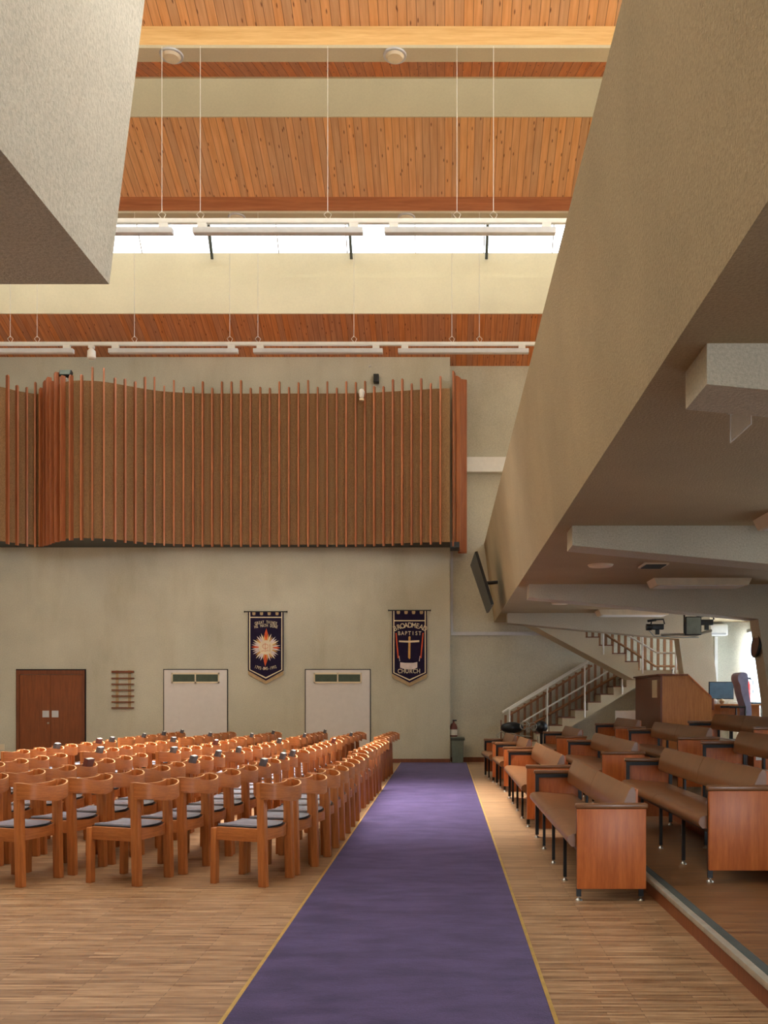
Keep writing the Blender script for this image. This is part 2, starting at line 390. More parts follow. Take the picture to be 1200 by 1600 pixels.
for k in range(5):
    yb = 16.53-4.2*k
    L = ['far', 'middle', 'near', 'fourth', 'fifth'][k]
    struct(MB().box(X0, X1, yb, yb+.27, zr(8.64), zr(8.68)).build('trim_%d' % (3+k*6), 'plaster'), 'narrow cream soffit with round vents on the %s roof beam' % L, 'beam soffit')
    struct(MB().box(X0, X1, yb, yb+.05, zr(8.68), zr(8.93)).box(X0, X1, yb+.05, yb+.27, zr(8.68), zr(8.93)).build('trim_%d' % (4+k*6), 'fascia' if k == 0 else 'pine_beam'), 'timber face of the %s roof beam' % L, 'roof beam')
    a, r_a, b, r_b = yb, 8.93, yb-1.35, 9.50
    struct(MB().prism([(a, zr(r_a)), (a+.27, zr(r_a)), (b+.02, zr(r_b)+.16), (b, zr(r_b))], 'x', X0, X1).build('ceiling_%d' % (k+1), 'pine'), 'knotty pine boarded ceiling slope above the %s roof beam' % L, 'ceiling')
    struct(MB().box(X0, X1, b-.02, b+.2, zr(r_b), zr(10.3)).build('trim_%d' % (5+k*6), 'plaster'), 'cream upstand above the %s pine slope' % L, 'roof upstand')
    if k < 4:
        nb_ = yb-4.2+.27
        rooflight(6+k, b-.02, 10.3, nb_+.88, 12.3, ROOF_LIGHT[k+1], 'rooflight strip hidden behind the %s pine slope' % L)
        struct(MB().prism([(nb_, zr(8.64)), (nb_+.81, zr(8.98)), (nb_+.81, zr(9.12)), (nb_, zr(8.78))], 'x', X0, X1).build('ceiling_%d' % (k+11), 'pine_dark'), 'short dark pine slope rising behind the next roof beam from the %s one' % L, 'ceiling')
        struct(MB().box(X0, X1, nb_+.7, nb_+.88, zr(9.0), zr(12.4)).build('trim_%d' % (6+k*6), 'plaster'), 'cream shaft side beyond the %s pine slope' % L, 'roof upstand')
struct(BX('ceiling_20', 'pine', X0, X1, YB-.2, 16.53-4.2*4-1.3, zr(9.5), zr(9.7)), 'pine boarded ceiling over the camera end', 'ceiling')

# skirting
struct(BX('baseboard_back', 'veneer_dark', XL, .12, YW-.02, YW, 0, .09), 'brown skirting along the end wall', 'skirting')
struct(BX('baseboard_recess', 'veneer_dark', .14, 1.52, YR-.02, YR, 0, .11), 'dark skirting along the recessed wall', 'skirting')

# ---- carpet and brass edging
tag(BX('carpet_runner', 'carpet', -.99, .49, -3.5, YW-.05, .001, .012), 'long purple carpet runner down the aisle', 'carpet')
for i, x in enumerate((-1.0, .5)):
    tag(BX('carpet_edge_strip', 'brass', x-.01, x+.01, -3.5, YW-.05, 0, .013), 'thin brass strip along the %s edge of the purple carpet' % ('left', 'right')[i], 'edge strip', 'brass carpet edge strips')

# ---- right balcony
mb = MB()
th = .22
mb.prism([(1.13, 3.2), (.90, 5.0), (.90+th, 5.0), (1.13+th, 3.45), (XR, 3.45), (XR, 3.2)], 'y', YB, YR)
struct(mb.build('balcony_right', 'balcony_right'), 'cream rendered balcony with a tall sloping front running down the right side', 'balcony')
mb = MB(); mb.prism([(-1.41, 3.2), (-1.16, 5.2), (-1.38, 5.2), (-1.63, 3.45), (XL, 3.45), (XL, 3.2)], 'y', YB, 3.9)
mb.prism([(-1.385, 5.15), (-1.60, 3.45), (XL, 3.45), (XL, 5.15)], 'y', 3.7, 3.9)
struct(mb.build('balcony_left', 'balcony'), 'cream rendered balcony corner overhanging at the upper left', 'balcony')
# portal frames below the balcony
for k, yf in enumerate((4.55, 9.35, 14.15, 18.95)):
    pts = [(1.285, 3.205), (1.285, 3.0), (4.78, 2.67), (5.15, 0), (5.75, 0), (5.4, 3.205)]
    y1 = yf+.4
    struct(MB().prism(pts, 'y', yf, y1).build('trim_%d' % (40+k), 'balcony'), 'cream rendered ceiling beam with a raking leg, %s' % ['nearest the camera', 'second from the camera', 'third from the camera, carrying the clock', 'beside the staircase'][k], 'beam')
# tiers
tiers = [(1.52, .125, -3, 18.9), (2.5, .28, -3, 18.9), (3.45, .40, -3, 19.2), (4.7, .60, -3, 19.2)]
for k, (x, z, a, b) in enumerate(tiers):
    x1 = tiers[k+1][0] if k < 3 else XR
    z0 = 0
    struct(MB().box(x, x1, a, b, z0, z-.02).build('floor_tier_%d' % (k+1), 'door_wood'), 'timber seating tier, %s step up from the hall floor' % ORD[k], 'floor')
    struct(MB().box(x+.0, x1, a, b, z-.02, z).build('floor_top_%d' % (k+1), 'tier'), 'brown boarded top of the %s seating tier' % ORD[k], 'floor')
    r = empty('step_nosing', (x, (a+b)/2, z)); tag(r, 'metal step edge with dark rubber strip on the %s seating tier' % ORD[k], 'step nosing', 'step nosings of the seating tiers')
    MB().box(-.015, .03, -(b-a)/2, (b-a)/2, -.03, .006, .004).build('metal_edge', 'nosing', r)
    MB().box(.03, .085, -(b-a)/2, (b-a)/2, 0, .006).build('rubber_strip', 'rubber', r)

# ------------------------------------------------------------------ doors, wall fittings
def wx(u): return (u-CX)*YW/F
def wz(v): return EYE-(v-CY)*YW/F
d = empty('door_1', (wx(80), YW, 0)); d['kind'] = 'structure'; tag(d, 'dark brown double door at the left of the end wall', 'door')
w2 = (wx(133)-wx(27))/2
f = MB(); f.box(-w2, -w2+.07, -.05, -.001, 0, 2.09); f.box(w2-.07, w2, -.05, -.001, 0, 2.09); f.box(-w2+.07, w2-.07, -.05, -.001, 2.0, 2.09); f.build('door_frame', 'veneer_dark', d)
for sgn in (-1, 1):
    x0, x1 = (-w2+.075, -.004) if sgn < 0 else (.004, w2-.075)
    lf = MB().box(x0, x1, -.035, -.001, .01, 1.99).build('door_leaf', 'door_wood', d)
    MB().box(sgn*.03 if sgn > 0 else -.18, .18 if sgn > 0 else -.03, -.042, -.035, 1.03, 1.18).build('push_plate', 'grey', lf)
    if sgn > 0: MB().tube((-.05, -.036, .90), (-.05, -.05, .90), .022).build('lock', 'chrome', lf)
MB().box(-w2-.025, -w2, -.012, -.001, 0, 2.12).box(w2, w2+.025, -.012, -.001, 0, 2.12).box(-w2, w2, -.012, -.001, 2.09, 2.12).build('black_trim', 'black', d)
for n, (u0, u1) in enumerate(((257, 355), (478, 578))):
    xc = (wx(u0)+wx(u1))/2; hw = (wx(u1)-wx(u0))/2
    d = empty('door_%d' % (n+2), (xc, YW, 0)); d['kind'] = 'structure'
    tag(d, 'flush white door with a vent at its top, %s' % ['between the wall rack and the sunburst banner', 'between the two banners'][n], 'door')
    MB().box(-hw, hw, -.03, -.001, .01, 2.1).build('door_leaf', 'doorwhite', d)
    f = MB(); f.box(-hw-.02, -hw, -.02, -.001, 0, 2.12); f.box(hw, hw+.02, -.02, -.001, 0, 2.12); f.box(-hw, hw, -.02, -.001, 2.1, 2.12); f.build('door_frame', 'black', d)
    v = MB()
    for x0, x1, z0, z1 in ((-.54, .54, 1.80, 1.835), (-.54, .54, 2.0, 2.035), (-.54, -.51, 1.8, 2.035), (.51, .54, 1.8, 2.035), (-.015, .015, 1.8, 2.035)): v.box(x0, x1, -.05, -.03, z0, z1)
    vf = v.build('vent_frame', 'cream', d)
    g = MB()
    for k in range(6): g.box(-.52, .52, -.045, -.031, 1.836+k*.028, 1.85+k*.028)
    g.box(-.52, .52, -.034, -.030, 1.83, 2.0); g.build('vent_grille', 'green_grille', vf)
# wall rack
r = empty('wall_rack', (wx(193), YW, wz(1107))); tag(r, 'small ladder-like wooden wall rack beside the brown double door', 'wall rack')
H = wz(1046)-wz(1107)
for x in (-.14, .14): MB().box(x-.03, x+.03, -.02, -.001, .02, H-.02).build('upright', 'lining', r)
for k in range(7): MB().box(-.25, .25, -.07, -.021, k*H/6.6, k*H/6.6+(.028 if k < 6 else .05)).build('shelf', 'veneer_dark', r)
tag(BX('wall_socket', 'cream', wx(0), wx(7), YW-.015, YW-.001, wz(1172), wz(1163)), 'small wall socket left of the brown double door', 'socket')
# recess wall trunking
r = MB(); r.box(.14, (850-CX)*YR/F, YR-.06, YR-.001, 2.90, 2.98); r.box(.13, .19, YR-.05, YR-.001, 2.98, 4.8)
tag(r.build('cable_trunking', 'grey'), 'thin pale trunking along the recessed wall above the stairs', 'trunking')
tag(BX('wall_duct', 'white', .42, 2.2, YR-.18, YR-.001, EYE+(CY-740)*YR/F, EYE+(CY-717)*YR/F), 'white boxed duct on the recessed wall beside the slatted screen', 'duct')

# ------------------------------------------------------------------ slatted screen
scr = empty('slatted_screen', (0, 20.6, EYE+3.41)); tag(scr, 'large wavy brown screen with upright timber fins on the end wall', 'screen')
plan_u = [(-32, 20.0), (0, 20.15), (25, 20.4), (50, 20.6), (62, 20.62), (74, 20.5), (84, 20.2), (95, 19.95), (112, 19.78), (135, 19.76), (165, 19.85), (200, 20.1), (240, 20.38), (285, 20.55), (335, 20.6), (480, 20.6), (560, 20.58), (600, 20.5), (650, 20.36), (690, 20.26), (703, 20.26)]
plan = [((u-CX)*Y/F, Y) for u, Y in plan_u]
def catmull(P, n=6):
    out = []
    for i in range(len(P)-1):
        p0, p1, p2, p3 = P[max(i-1, 0)], P[i], P[i+1], P[min(i+2, len(P)-1)]
        for k in range(n):
            t = k/n
            out.append(tuple(.5*((2*p1[j])+(-p0[j]+p2[j])*t+(2*p0[j]-5*p1[j]+4*p2[j]-p3[j])*t*t+(-p0[j]+3*p1[j]-3*p2[j]+p3[j])*t**3) for j in range(2)))
    out.append(P[-1]); return out
sm = catmull(plan)
loc = [(x, y-20.6) for x, y in sm]
zt = 6.76-3.41
MB().band(loc, [0]*len(loc), [zt]*len(loc), .03).build('backing_panel', 'hessian', scr)
# dark underside board closing the box behind the panel
pts = [(x, y+.02) for x, y in loc if x < .12]+[(.12, .39), (loc[0][0], .39)]
MB().prism(pts, 'z', .0, .03).build('base_board', 'black', scr)
# fins spaced along the curve
acc = 0; step = .212; nxt = .1
fins = []
for i in range(1, len(sm)):
    a = Vector(sm[i-1]); b = Vector(sm[i]); L = (b-a).length
    while nxt <= acc+L:
        t = (nxt-acc)/L; p = a.lerp(b, t); tg = (b-a).normalized(); fins.append((p, tg)); nxt += step
    acc += L
for i, (p, tg) in enumerate(fins):
    nn = Vector((tg.y, -tg.x)); up = random.choice((.10, .12, .22, .27, .24))
    ang = math.atan2(nn.y, nn.x)
    mt = Matrix.Translation((p.x, p.y-20.6, 0)) @ Matrix.Rotation(ang, 4, 'Z')
    MB().prism([(.015, -.05), (.13, -.07), (.13, zt+up-.05), (.10, zt+up), (.015, zt+up)], 'y', -.016, .016, mat=mt).build('slat', 'slat', scr)
for (x, y, rot, w_, z0, z1) in ((.20, 20.42, 0.25, .16, -.08, zt+.42), (.30, 20.62, .5, .2, -.1, zt+.38), (.40, 20.9, 1.2, .2, -.12, zt+.42), (.40, 21.08, 1.45, .2, -.12, zt+.44)):
    mt = Matrix.Translation((x, y-20.6, 0)) @ Matrix.Rotation(-rot, 4, 'Z')
    MB().box(-.018, .018, -w_/2, w_/2, z0, z1, .004, mat=mt).build('slat', 'slat', scr)
MB().box(.12, .32, -.25, .25, -.1, .02).build('end_bracket', 'black', scr)
# bits fixed above the screen
p = px(103, 585, 19.95)
r = empty('floodlight', p); tag(r, 'black floodlight perched on top of the slatted screen at the left', 'floodlight')
MB().box(-.13, .13, -.05, .05, -.06, .08, .01, mat=Matrix.Rotation(-.35, 4, 'X')).build('lamp_head', 'black', r)
MB().box(-.11, .11, -.065, -.05, -.045, .065, mat=Matrix.Rotation(-.35, 4, 'X')).build('lamp_glass', 'bin', r)
MB().path([(0, .02, -.05), (.0, .05, -.22)], .02).build('bracket', 'chrome', r)
p = px(588, 592, 20.9)
r = empty('wall_speaker', p); tag(r, 'small black speaker on the end wall above the slatted screen', 'speaker')
MB().box(-.06, .06, -.08, .08, -.09, .09, .008).build('cabinet', 'black', r)
MB().tube((0, .08, -.02), (0, .11, -.02), .02).build('bracket', 'grey', r)
p = px(565, 614, 20.35)
r = empty('white_camera', p); tag(r, 'small white camera clamped on the top edge of the slatted screen', 'camera')
MB().lathe([(.02, -.12), (.05, -.09), (.06, -.03), (.07, .02), (.05, .07), (.01, .09)], 16).build('dome', 'white', r)
MB().box(-.05, .05, -.04, .04, -.17, -.12, .006).build('foot', 'cream', r)
p = px(578, 573, 20.98)
tag(MB().tube(p+Vector((-.03, -.01, 0)), p+Vector((.03, -.01, .02)), .012).build('wall_hook', 'grey'), 'small metal hook high on the end wall', 'hook')

# ------------------------------------------------------------------ banners
def banner(name, label, u, v, sx, hw, side, tip, lin_tip):
    r = empty(name, (wx(u), YW-.03, wz(v))); tag(r, label, 'banner', 'processional banners on the end wall')
    k = 1/792
    P = lambda x, y: ((x-sx)*k, -y*k)
    S = lambda pts, mat, nm, off, th=.003, par=r: MB().prism([P(*p) for p in pts], 'y', -off-th, -off).build(nm, mat, par)
    S([(sx-hw, 20), (sx+hw, 20), (sx+hw, side), (sx+hw-4, side+70), (sx, lin_tip), (sx-hw+4, side+70), (sx-hw, side)], 'lining', 'lining', 0, .006)
    cl = S([(sx-hw, 0), (sx+hw, 0), (sx+hw, side), (sx, tip), (sx-hw, side)], 'cloth', 'cloth', .007, .006)
    return r, P, S, cl
def braid(S, sx, hw, side, tip, top, par, ins=22, w_=18):
    a = hw-ins
    S([(sx-a, 0), (sx-a+w_, 0), (sx-a+w_, side-14), (sx, tip-ins-w_-6), (sx+a-w_, side-14), (sx+a-w_, 0), (sx+a, 0), (sx+a, side-6), (sx, tip-ins), (sx-a, side-6)], 'cream', 'border_braid', .0135, .003, par)
    S([(sx-a+w_, top-9), (sx+a-w_, top-9), (sx+a-w_, top+9), (sx-a+w_, top+9)], 'cream', 'cross_braid', .0135, .003, par)
def text_pts(body):
    cu = bpy.data.curves.new('txt', 'FONT'); cu.body = body; cu.size = 1; cu.extrude = .02; cu.align_x = 'CENTER'; cu.offset = .012
    o = bpy.data.objects.new('txt', cu); COL.objects.link(o)
    dg = bpy.context.evaluated_depsgraph_get(); dg.update()
    me = bpy.data.meshes.new_from_object(o.evaluated_get(dg))
    bpy.data.objects.remove(o); bpy.data.curves.remove(cu); return me
def lettering(words, mat, parent, k=1/792, wf=1.1):
    """words: list of (text, cx, baseline y, size, arc rise in px per half width, half width); coordinates as on the banner"""
    bm = bmesh.new()
    for body, cx, by, size, hwid, rise in words:
        n = len(body)
        for i, ch in enumerate(body):
            if ch == ' ': continue
            t = (i+.5)/n*2-1
            x = cx+t*hwid; y = by+rise*t*t; rot = math.atan2(2*rise*t, hwid)
            me = text_pts(ch)
            mt = Matrix.Translation((x*k, -.0165, -y*k)) @ Matrix.Rotation(rot, 4, 'Y') @ Matrix.Rotation(math.pi/2, 4, 'X') @ Matrix.Diagonal((size*k*wf, size*k*1.3, .08, 1))
            me.transform(mt); bm.from_mesh(me); bpy.data.meshes.remove(me)
    me = bpy.data.meshes.new('lettering'); bm.to_mesh(me); bm.free(); me.materials.append(M[mat])
    o = bpy.data.objects.new('lettering', me); COL.objects.link(o); o.parent = parent; return o
def rod(r, sx, hw):
    k = 1/792
    MB().tube((-(hw+58)*k, -.016, -.008), ((hw+58)*k, -.016, -.008), .012).tube((-(hw+70)*k, -.016, -.008), (-(hw+55)*k, -.016, -.008), .02).tube(((hw+55)*k, -.016, -.008), ((hw+70)*k, -.016, -.008), .02).build('hanging_rod', 'black', r)
# sunburst banner
sx, hw = 525, 318
r, P, S, cl = banner('processional_banner', 'navy banner with an orange and white sunburst, GREAT THINGS HE HATH DONE', 415.9, 955.5, sx, hw, 1060, 1240, 1300)
braid(S, sx, hw, 1055, 1225, 108, cl)
for x in (312, 448, 585, 727): S([(x-28, 8), (x+28, 8), (x+28, 50), (x+18, 68), (x-18, 68), (x-28, 50)], 'lining', 'hanging_tab', .0135, .004, cl)
rod(r, sx, hw)
cx, cy = 525, 645
for i in range(36):
    a = 2*math.pi*i/36+.03; q = i % 9
    R = (250, 268, 235, 262)[i % 4]; ww = .085
    d4 = min(abs((a-k*math.pi/2+math.pi) % (2*math.pi)-math.pi) for k in range(4))
    if d4 < .12: mat, R, ww = 'orange', (350 if abs(math.cos(a)) < .5 else 262), .13
    elif d4 < .3: mat = ('gold', 'pink')[i % 2]
    else: mat = ('pink', 'cream', 'gold', 'pink')[i % 4]
    pt = lambda rr, aa: (cx+rr*math.cos(aa), cy+rr*math.sin(aa)*.98)
    S([pt(110, a-ww*1.3), pt(R*.72, a-ww*.9), pt(R, a), pt(R*.72, a+ww*.9), pt(110, a+ww*1.3)], mat, 'sun_ray', .0135+.0006*(i % 3), .002, cl)
disc = S([(cx+128*math.cos(t*math.pi/20), cy+128*math.sin(t*math.pi/20)) for t in range(40)], 'cream', 'sun_disc', .017, .003, cl)
mm = MB(); g = lambda x, y: (P(x, y)[0], -.021, P(x, y)[1])
mm.path([g(cx-8, 570), g(cx-8, 700)], .0035, 6)
mm.path([g(cx-8+52*math.cos(t*.3), 625+42*math.sin(t*.3)) for t in range(21)], .0035, 6)
mm.path([g(cx-80, 715), g(cx-40, 705), g(cx-8, 715), g(cx+30, 700), g(cx+75, 712), g(cx+75, 590)], .0035, 6)
mm.build('disc_emblem', 'orange', disc)
for w_ in ([('GREAT THINGS', 5, 218, 58, 195, 28), ('HE HATH DONE', 5, 278, 58, 205, 28), ('1792-BMS-1992', -5, 1048, 58, 205, -38)]): lettering([w_], 'letter', cl, wf=.85)
# church banner
sx, hw = 510, 312
r, P, S, cl = banner('processional_banner', 'navy banner with a gold cross reading BROADMEAD BAPTIST CHURCH', 640, 953.5, sx, hw, 1135, 1300, 1365)
braid(S, sx, hw, 1130, 1285, 190, cl)
for x in (310, 448, 583, 723): S([(x-30, 8), (x+30, 8), (x+30, 50), (x+20, 72), (x-20, 72), (x-30, 50)], 'lining', 'hanging_tab', .0135, .004, cl)
rod(r, sx, hw)
S([(490, 480), (512, 462), (528, 480), (524, 860), (508, 880), (484, 850)], 'gold', 'cross_upright', .0135, .004, cl)
S([(320, 545), (500, 548), (685, 540), (685, 572), (500, 582), (322, 572)], 'cream', 'cross_arm', .0137, .004, cl)
for sg in (-1, 1):
    S([(510+sg*252, 410), (510+sg*232, 410), (510+sg*190, 860), (510+sg*214, 860)], 'orange', 'ribbon', .0135, .003, cl)
    S([(510+sg*192, 820), (510+sg*182, 820), (510+sg*168, 915), (510+sg*180, 915)], 'pink', 'ribbon', .0135, .003, cl)
S([(342, 935), (430, 945), (580, 945), (650, 930), (650, 1030), (570, 1062), (430, 1058), (342, 1030)], 'pink', 'bible', .0135, .003, cl)
for w_ in ([('BROADMEAD', 8, 312, 98, 282, 70), ('BAPTIST', 0, 445, 74, 215, 4), ('CHURCH', -10, 1128, 84, 205, 0)]): lettering([w_], 'letter', cl)
bpy.context.view_layer.update()

# ------------------------------------------------------------------ hanging lights
def hang_set(Y, rel, lamps, x0, x1, wires, top, name):
    z = zr(rel)
    tr = empty('lighting_track', (0, Y, z)); tag(tr, 'long white lighting track hung on wires, %s' % name, 'lighting track', 'suspended lighting tracks')
    MB().box(x0, x1, -.03, .03, -.03, .03, .004).build('rail', 'white', tr)
    for u in wires:
        x = (u-CX)*Y/F
        MB().path([(x, 0, .03), (x-.05, 0, .09), (x, 0, .14), (x+.05, 0, .09), (x+.02, 0, .03)], .004, 5).path([(x, 0, .12), (x, 0, top-z)], .0042, 5).build('suspension_wire', 'white', tr)
    return z
def lin_lamp(Y, z, xa, xb, label):
    r = empty('linear_lamp', ((xa+xb)/2, Y, z-.03)); h = (xb-xa)/2
    tag(r, label, 'lamp', 'linear lamps clipped under the suspended tracks')
    MB().box(-h, h, -.05, .05, -.14, -.06, .008).build('lamp_body', 'grey', r)
    for s in (-1, 1): MB().box(s*(h-.12)-.06, s*(h-.12)+.06, -.03, .03, -.06, 0).build('clip', 'white', r)
Y = 16.5; z = hang_set(Y, 6.30, None, XL, 2.6, (16, 58, 210, 359, 403, 553, 706, 749), zr(8.64), 'in front of the end wall')
for i, (a, b) in enumerate(((-88, 115), (170, 372), (396, 598), (622, 826))):
    lin_lamp(Y, z, (a-CX)*Y/F, (b-CX)*Y/F, 'slim pale lamp on the far track above the screen, %s from the left' % ORD[i])
r = empty('track_spotlight', ((143-CX)*Y/F, Y, z-.03)); tag(r, 'small white spotlight on the far track between two slim lamps', 'spotlight')
MB().box(-.05, .05, -.03, .03, -.05, 0).build('clip', 'white', r)
MB().lathe([(.05, -.24), (.075, -.22), (.07, -.10), (.03, -.05)], 16).build('lamp_head', 'white', r)
Y = 12.3; z = hang_set(Y, 6.32, None, XL, 3.2, (58, 253, 313, 512, 714, 771), zr(8.64), 'crossing in front of the far rooflight')
for i, (a, b) in enumerate(((2, 270), (302, 567), (601, 868))):
    lin_lamp(Y, z, (a-CX)*Y/F, (b-CX)*Y/F, 'slim pale lamp crossing the far rooflight, %s from the left' % ORD[i])
# round vents in the beam soffits
for i, (u, k) in enumerate(((268, 1), (617, 1), (370, 0), (635, 0))):
    Y = 16.53-4.2*k+.135
    r = empty('ceiling_vent', ((u-CX)*Y/F, Y, zr(8.64))); tag(r, 'round cream ceiling vent, %s one on the %s roof beam' % (('left', 'right')[i % 2], ('far', 'nearer')[k]), 'ceiling vent', 'round vents under the roof beams')
    MB().lathe([(.155, -.02), (.16, 0)], 24).build('rim', 'grey', r)
    MB().lathe([(.10, -.05), (.125, -.02)], 24).build('cap', 'cream', r)

# ------------------------------------------------------------------ things on the balcony soffit
for i, y in enumerate((13.4, 18.2, 8.6)):
    r = empty('ceiling_light', (3.73, y+.25, 3.2)); tag(r, 'boxy cream light under the balcony, %s' % ['third from the stairs'[:0]+'between the clock beam and the second beam', 'nearest the staircase', 'cut by the right edge of the photo'][i], 'ceiling light', 'box lights under the balcony')
    MB().prism([(-.71, 0), (.71, 0), (.66, -.1), (-.66, -.1)], 'y', -.25, .25).build('housing', 'cream', r)
    MB().box(-.62, .62, -.21, .21, -.108, -.1).build('diffuser', 'white', r)
for i, (x, y) in enumerate(((2.03, 12.1), (2.1, 16.9))):
    tag(MB().lathe([(.05, -.035), (.15, -.025), (.17, 0)], 24, (x, y, 3.2)).build('ceiling_disc', 'cream'), 'round cream disc under the balcony, %s' % ['beside the square vent', 'beyond the clock beam'][i], 'ceiling disc', 'round discs under the balcony')
r = empty('square_vent', (2.72, 12.1, 3.2)); tag(r, 'small dark square grille under the balcony', 'vent')
MB().box(-.16, .16, -.2, .2, -.02, 0).build('vent_frame', 'cream', r)
g = MB()
for k in range(9): g.box(-.13, .13, -.17+k*.04, -.15+k*.04, -.03, -.02)
g.box(-.13, .13, -.18, .18, -.0205, -.02); g.build('grille', 'rubber', r)
# clear exit sign hung from the soffit
r = empty('exit_sign', (1.72, 5.4, 3.2)); tag(r, 'clear acrylic sign plate hanging from the balcony soffit', 'sign')
MB().box(-.02, .02, -.2, .2, -.03, 0, .004).build('mount', 'chrome', r)
MB().box(-.004, .004, -.19, .19, -.2, -.03).build('sign_plate', 'clear', r)
MB().path([(0, -.19, -.03), (0, -.19, -.2), (0, .19, -.2), (0, .19, -.03)], .004, 6).build('sign_edge', 'white', r)
# clock on the raking leg
cm = Matrix.Translation((4.835, 14.35, 2.27)) @ Matrix.Rotation(math.radians(8), 4, 'Y') @ Matrix.Rotation(-math.pi/2, 4, 'Y')
r = empty('wall_clock', (0, 0, 0)); r.matrix_world = cm; tag(r, 'round dark wall clock on the raking concrete leg', 'clock')
MB().lathe([(.19, 0), (.19, .03), (.175, .045), (.165, .03), (.0, .03)], 32).build('case', 'black', r)
MB().lathe([(.16, .03), (.16, .034)], 32).build('dial', 'veneer_dark', r)
# tv hung from the balcony front
def quad_box(c, th, name, mat, parent):
    a, b, cc, dd = [Vector(p) for p in c]; n = (b-a).cross(dd-a).normalized()*th
    mb = MB(); vs = [mb.bm.verts.new(p) for p in (a, b, cc, dd, a+n, b+n, cc+n, dd+n)]
    for f in ((0, 1, 2, 3), (7, 6, 5, 4), (0, 4, 5, 1), (1, 5, 6, 2), (2, 6, 7, 3), (3, 7, 4, 0)): mb.bm.faces.new([vs[i] for i in f])
    return mb.build(name, mat, parent)
r = empty('television', (0, 0, 0)); tag(r, 'flat television tilted down from the balcony front', 'television')
A = px(746, 861, 17.0); B_ = px(738.5, 882, 18.66); C_ = px(764, 957, 18.66); D_ = px(771.5, 944, 17.0)
quad_box((A, B_, C_, D_), .05, 'tv_body', 'black', r)
n = (B_-A).cross(D_-A).normalized()
ins = lambda p, q, t: p.lerp(q, t)
cen = (A+B_+C_+D_)/4
quad_box([cen+(p-cen)*.97-n*.006 for p in (A, B_, C_, D_)], .005, 'screen', 'screen', r)
MB().path([cen+n*.05, cen+n*.05+Vector((.12, 0, .02)), (1.02, cen.y, cen.z+.02)], .035).build('bracket', 'black', r)

# ------------------------------------------------------------------ staircase
st = empty('staircase', (3.14, 20.3, 0)); tag(st, 'white dog-leg staircase with slatted balustrade rising to the balcony', 'staircase')
ox, oy = 3.14, 20.3
lo = [(3.14-.281*8-ox, 0)]
for n_ in range(1, 13):
    x = 3.14+(n_-8)*.281-ox
    lo += [(x, .1705*(n_-1)), (x, .1705*n_)]
xe = 4.26-ox
lo += [(5.0-ox, 2.046), (5.0-ox, 1.87), (xe+.1, 1.80), (3.14-6.2*.281-ox, 0)]
MB().prism(lo[1:], 'y', 20.35-oy, 21.2-oy).build('lower_flight', 'plaster', st)
up = []
for k in range(9):
    x = 4.04-.274*k-ox
    up += [(x, 2.046+.17*k), (x, 2.046+.17*(k+1))]
xl = 4.04-.274*9-ox
up += [(xl, 2.046+.17*9), (xl, 2.046+.17*9-.45), (3.93-ox, 1.86), (5.0-ox, 1.87), (5.0-ox, 2.046)]
MB().prism(up, 'y', 19.4-oy, 20.3-oy).build('upper_flight', 'plaster', st)
# dark treads
tr = MB()
for n_ in range(1, 12):
    x = 3.14+(n_-8)*.281-ox; tr.box(x-.02, x+.281, 20.34-oy, 21.2-oy, .1705*n_, .1705*n_+.022)
tr.build('tread', 'veneer_dark', st)
tr = MB()
for k in range(8):
    x = 4.04-.274*k-ox; tr.box(x-.274, x+.02, 19.39-oy, 20.3-oy, 2.046+.17*(k+1), 2.046+.17*(k+1)+.022)
tr.build('tread', 'veneer_dark', st)
def stp(u, v, Y): p = px(u, v, Y); return (p.x-ox, p.y-oy, p.z)
Yl, Yu = 20.35, 19.4
MB().path([stp(785, 1113, Yl), stp(923, 1030, Yl)], .025).path([stp(796, 1133, Yl-.03), stp(796, 1109, Yl-.03), stp(918, 1035, Yl-.03)], .02).path([stp(817, 1128, Yl), stp(950, 1049, Yl)], .018).build('lower_handrail', 'white', st)
for u, a, b in ((796, 1109, 1189), (855, 1074, 1152), (913.6, 1037, 1121), (972, 1061, 1085)):
    MB().path([stp(u, a, Yl-.02), stp(u, b, Yl-.02)], .018).build('post', 'white', st)
MB().path([stp(980, 992, Yu), stp(1027, 1020, Yu), stp(1056, 1020.5, Yu)], .02).build('upper_handrail', 'white', st)
for u, a, b in ((942.7, 985, 1022.7), (1004, 990, 1053), (1056, 1016, 1053)):
    MB().path([stp(u, a, Yu-.02), stp(u, b, Yu-.02)], .018).build('post', 'white', st)
for k in range(19):                       # slats beside the lower flight
    u = 790+k*10; Ys = 21.1
    x = (u-CX)*Ys/F; zb = max(.02, (x-1.17)/.281*.1705); ztp = zb+.95 if u < 900 else min(zb+.95, 2.5-(x-3.0)*.45)
    MB().box(x-ox-.028, x-ox+.028, Ys-oy-.01, Ys-oy+.01, zb+.02, ztp).build('balustrade_slat', 'balustrade', st)
MB().path([stp(800, 1150, 21.05), stp(968, 1053, 21.05)], .03).path([stp(795, 1118, 21.05), stp(925, 1040, 21.05)], .025).build('timber_rail', 'balustrade', st)
for k in range(15):
    u = 916+k*10.2; Ys = 20.2
    x = (u-CX)*Ys/F; zb = max(2.06, 2.046+(4.04-x)/.274*.17)
    MB().box(x-ox-.03, x-ox+.03, Ys-oy-.01, Ys-oy+.01, zb, 3.1).build('balustrade_slat', 'balustrade', st)
MB().path([stp(947, 992, 20.15), stp(1024, 1041, 20.15), stp(1056, 1041, 20.15)], .025).build('timber_rail', 'balustrade', st)
# landing support wall
BX('landing_pier', 'plaster', 4.6-ox, 4.95-ox, 20.4-oy, 21.2-oy, 0, 1.87, st)

